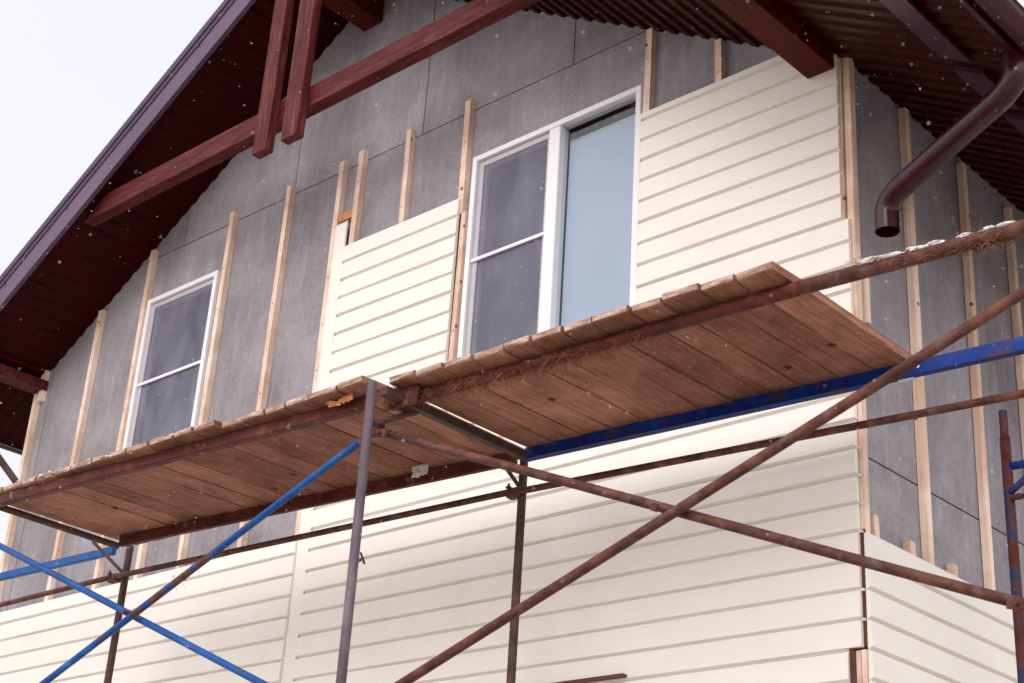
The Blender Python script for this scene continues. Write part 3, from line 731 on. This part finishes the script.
# ---- decks
def deck(label, x0, x1, n, yn, yf, z=2.632, th=.032, jit=.006, ztilt=0):
    """planks laid across the ledgers; yn, yf give the near and far ends at (x0, x1)"""
    dk = thing('scaffold_deck', ((x0+x1)/2, (yn[0]+yf[0])/2, z), label, 'deck', 'plank decks on the scaffold')
    ws = [1+random.uniform(-.16, .16) for _ in range(n)]; tot = sum(ws); x = x0
    for i in range(n):
        w_ = (x1-x0)*ws[i]/tot; xa, xb = x+.0038, x+w_-.0038; x += w_
        f = (x-w_/2-x0)/(x1-x0); ya = yn[0]+(yn[1]-yn[0])*f+random.uniform(-jit, jit); yb = yf[0]+(yf[1]-yf[0])*f+random.uniform(-jit*2, jit*2)
        dz = random.uniform(-.0018, .0018); sk = .02*1
        bm = bmesh.new(); n_ = 8
        # slightly rounded, worn lower nose on every plank end
        prf = [(ya+.012, 0), (ya+.003, .006), (ya, .014), (ya, th-.004), (ya+.004, th), (yb, th), (yb, 0)]
        wob = [random.uniform(-.003, .003) for _ in prf]
        L = [bm.verts.new((xa+.002, p[0]+wob[j]*(j < 5), z+dz+p[1])) for j, p in enumerate(prf)]
        R = [bm.verts.new((xb-.002, p[0]-wob[j]*(j < 5), z+dz+p[1])) for j, p in enumerate(prf)]
        fl = bm.faces.new(L); frr = bm.faces.new(R[::-1])
        for j in range(len(prf)):
            k_ = (j+1) % len(prf); fc = bm.faces.new((L[j], L[k_], R[k_], R[j]))
            if j in (1, 2, 3): fc.material_index = 1
        bmesh.ops.subdivide_edges(bm, edges=[e for e in bm.edges if abs(e.verts[0].co.y-e.verts[1].co.y) > .5], cuts=6)
        for v_ in bm.verts:
            v_.co.x += .004*math.sin(v_.co.y*5+i*2.1); v_.co.z += .0025*math.sin(v_.co.y*3.3+i*1.3)
        sh = .07*1
        bmesh.ops.bevel(bm, geom=[e for e in bm.edges if len(e.link_faces) == 2 and abs(e.verts[0].co.z-e.verts[1].co.z) < .004 and abs(e.verts[0].co.y-e.verts[1].co.y) > .05], offset=.003, segments=1, affect='EDGES')
        finish('plank', bm, 'plank', dk, mats=['plank', 'plank_end'])
    return dk
def ye(px, py, z=2.66): return at(px, py, z=z)
L0, L1, L2, L3 = ye(0, 488), ye(217, 421), ye(218, 425), ye(363, 376)
R0, R1 = ye(391, 377), ye(775, 262)
lx0 = at(15, 508, z=2.632).x; rx1 = at(897, 362, z=2.632)
sl_ = (L1.y-L0.y)/(L1.x-L0.x)
deck('long plank deck on the left of the scaffold, below the small window', lx0, L1.x-.002, 12, (L0.y+(lx0-L0.x)*sl_, L1.y-.012), (4.98, 5.11))
deck('short plank deck in the middle, ending behind the tall grey pole', L2.x+.002, L3.x, 6, (L2.y, L3.y), (5.11, 5.16), jit=.004)
dr = deck('plank deck on the right, above the deep blue ledger', -4.762, -2.80, 12, (R0.y, R1.y), (5.20, 5.27), jit=.009)

# ---- small stuff lying or caught on the scaffold
def strands(name, spans, n, label):
    bm = bmesh.new()
    for (p, q, wgt, down) in spans:
        for _ in range(int(n*wgt)):
            cl = random.choice((.05, .15, .27, .36, .48, .60, .70, .82, .93)); c_ = p.lerp(q, min(1, max(0, random.gauss(cl, .06)))) + Vector((random.gauss(0, .006), random.gauss(0, .018)-.01, random.gauss(0, .012)-.004))
            l_ = random.uniform(.015, .06); a1 = random.uniform(0, 6.28); dv = Vector((math.cos(a1), .5*math.sin(a1), random.uniform(-.8, .5)-down)).normalized()
            cv = Vector((random.gauss(0, .3), random.gauss(0, .3), random.gauss(0, .3)-.2))
            pts = [c_, c_+dv*l_*.5+cv*l_*.08, c_+dv*l_+cv*l_*.3]
            tubeb(bm, pts, random.uniform(.0006, .0011), 3, cap=False)
    o = finish(name, bm, 'straw'); return tag(o, label, 'straw', kind='stuff')
A = lambda px, py: at(px, py, z=ZL)
strands('straw', [(A(405, 401), A(470, 384), .55, .2), (A(470, 384), A(580, 352), 1.3, .3), (A(580, 352), A(650, 333), .4, .2)], 1000, 'reddish dry straw hanging under the near edge of the right deck')
strands('straw', [(A(860, 271)+Vector((0, 0, .01)), A(960, 247)+Vector((0, 0, .01)), .7, -.2), (A(960, 247), A(1012, 233), 1.0, 0)], 420, 'dry straw caught under snow on the rusty tube at the right')
pq = [nearp(225, 545, -6), nearp(190, 572, -6.2), nearp(206, 689, -6)]
strands('straw', [(TUFT[0], TUFT[1], .5, 0), (TUFT[2], TUFT[3], .4, 0)], 45, 'small tuft of straw tied round the blue diagonal brace')
def blobs(name, p, q, n, r, label, mat='snow', kind='stuff', cat='snow'):
    bm = bmesh.new()
    for i in range(n):
        f = min(1, max(0, random.gauss(random.choice((.12, .2, .27, .41, .47, .55, .72, .83, .88, .94)), .018))); c_ = p.lerp(q, f)+Vector((random.gauss(0, .004), random.gauss(0, .009)-.004, .022+random.uniform(-.008, .003)))
        t = bmesh.new(); bmesh.ops.create_icosphere(t, subdivisions=2, radius=1)
        s = Vector((random.uniform(.8, 2.6), random.uniform(.7, 1.2), random.uniform(.35, .7)))*random.uniform(.5, 1)*r
        for v_ in t.verts: v_.co = Vector((v_.co.x*s.x, v_.co.y*s.y, v_.co.z*s.z))*random.uniform(.85, 1.15)+c_
        me = bpy.data.meshes.new('t'); t.to_mesh(me); t.free(); bm.from_mesh(me); bpy.data.meshes.remove(me)
    o = finish(name, bm, mat, smooth=True); return tag(o, label, cat, kind=kind)
blobs('snow', A(850, 273), A(1016, 231), 260, .015, 'patchy crust of snow along the top of the rusty tube at the right')
zz = Vector((0, 0, .0))
blobs('snow', Vector((L0.x, L0.y-.006, 2.63)), Vector((L1.x, L1.y-.010, 2.63)), 26, .009, 'specks of snow on the plank ends of the left deck')
# foam patch on the left ledger and a plastic scrap on the far ledger
p = at(348, 404, z=ZL)+Vector((0, -.022, .012)); bm = bmesh.new()
for k_ in range(9): rotbox(bm, p+Vector((random.uniform(-.10, .09), random.uniform(-.003, .003), random.uniform(-.012, .012))), (random.uniform(.03, .07), .005, random.uniform(.008, .022)), Matrix.Rotation(random.uniform(-.5, .5), 3, 'Y'))
tag(finish('foam_residue', bm, 'foam'), 'orange dried foam stuck to the left ledger beside the grey pole', 'foam')
p = at(425, 473, z=ZL)+Vector((0, -.03, 0)); bm = bmesh.new(); bmesh.ops.create_grid(bm, x_segments=7, y_segments=5, size=.5)
for v_ in bm.verts: v_.co = Vector((v_.co.x*.11+random.uniform(-.006, .006), random.uniform(-.012, .004), v_.co.y*.055+random.uniform(-.008, .008))) + p
o = finish('plastic_scrap', bm, 'scrap'); sm = o.modifiers.new('s', 'SOLIDIFY'); sm.thickness = .002
tag(o, 'small white plastic scrap stuck on the far ledger beyond the grey pole', 'scrap')

# ------------------------------------------------------------------ second scaffold at the side wall
YP = 6.30; p0 = at(1003, 411, y=YP); p1 = at(1020, 640, y=YP); xp = (p0.x+p1.x)/2
s2t = thing('scaffold', (xp, YP, GZ), 'red and blue scaffold pole with blue brackets beside the side wall', 'scaffold')
bm = bmesh.new(); tubeb(bm, [Vector((xp, YP, p0.z-.14)), Vector((xp, YP, p0.z))], .019, 16); finish('spigot', bm, 'pole_mix', s2t)
tube('standard', (xp, YP, GZ), (xp, YP, p0.z-.13), .024, 'pole_mix', s2t)
tube('standard', (xp+.95, YP+.05, GZ), (xp+.95, YP+.05, p0.z-.13), .024, 'pole_mix', s2t)
q1 = at(1012, 466, y=YP); tube('transom', (xp, YP, q1.z), (xp+.95, YP+.05, q1.z), .0185, 'navy', s2t)
tube('brace', (xp+.01, YP-.01, at(1013, 493, y=YP).z), (xp+.22, YP, q1.z+.02), .016, 'navy', s2t)
bm = bmesh.new(); p = at(1019, 498, y=YP); rotbox(bm, p+Vector((0, -.02, 0)), (.05, .03, .022), Matrix.Identity(3)); tubeb(bm, [p, p+Vector((.06, -.02, .01))], .010, 8); finish('coupler', bm, 'pole_mix', s2t)
tube('transom', (xp, YP, .3), (xp+.95, YP+.05, .3), .0185, 'navy', s2t)
box('base_plate', (xp-.08, YP-.08, GZ), (xp+.08, YP+.08, GZ+.012), 'rust', s2t); box('base_plate', (xp+.87, YP-.03, GZ), (xp+1.03, YP+.13, GZ+.012), 'rust', s2t)

# ------------------------------------------------------------------ falling snow
bm = bmesh.new()
for i in range(2300):
    d_ = random.uniform(2.6, 7.4); px, py = random.uniform(-150, 1170), random.uniform(-120, 800)
    c_ = ray(px, py).normalized()*d_ + Vector((random.uniform(-.2, .2), 0, random.uniform(-.2, .2)))
    if c_.y > 5.4 or (c_.z > 2.5 and c_.z < 2.8 and c_.y > 3.8): continue
    t = bmesh.new(); bmesh.ops.create_icosphere(t, subdivisions=1, radius=.0005+.0010*random.random()**2.5)
    for v_ in t.verts: v_.co = Vector((v_.co.x, v_.co.y, v_.co.z*1.3))*random.uniform(.8, 1.2)+c_
    me = bpy.data.meshes.new('t'); t.to_mesh(me); t.free(); bm.from_mesh(me); bpy.data.meshes.remove(me)
tag(finish('snowflakes', bm, 'snow'), 'fine snowflakes falling in front of the house', 'snow', kind='stuff')

# ------------------------------------------------------------------ render settings
S.render.engine = 'CYCLES'
S.view_settings.view_transform = 'Standard'; S.view_settings.look = 'None'; S.view_settings.gamma = 1
S.view_settings.exposure = 0.2
S.render.resolution_x = 1024; S.render.resolution_y = 683
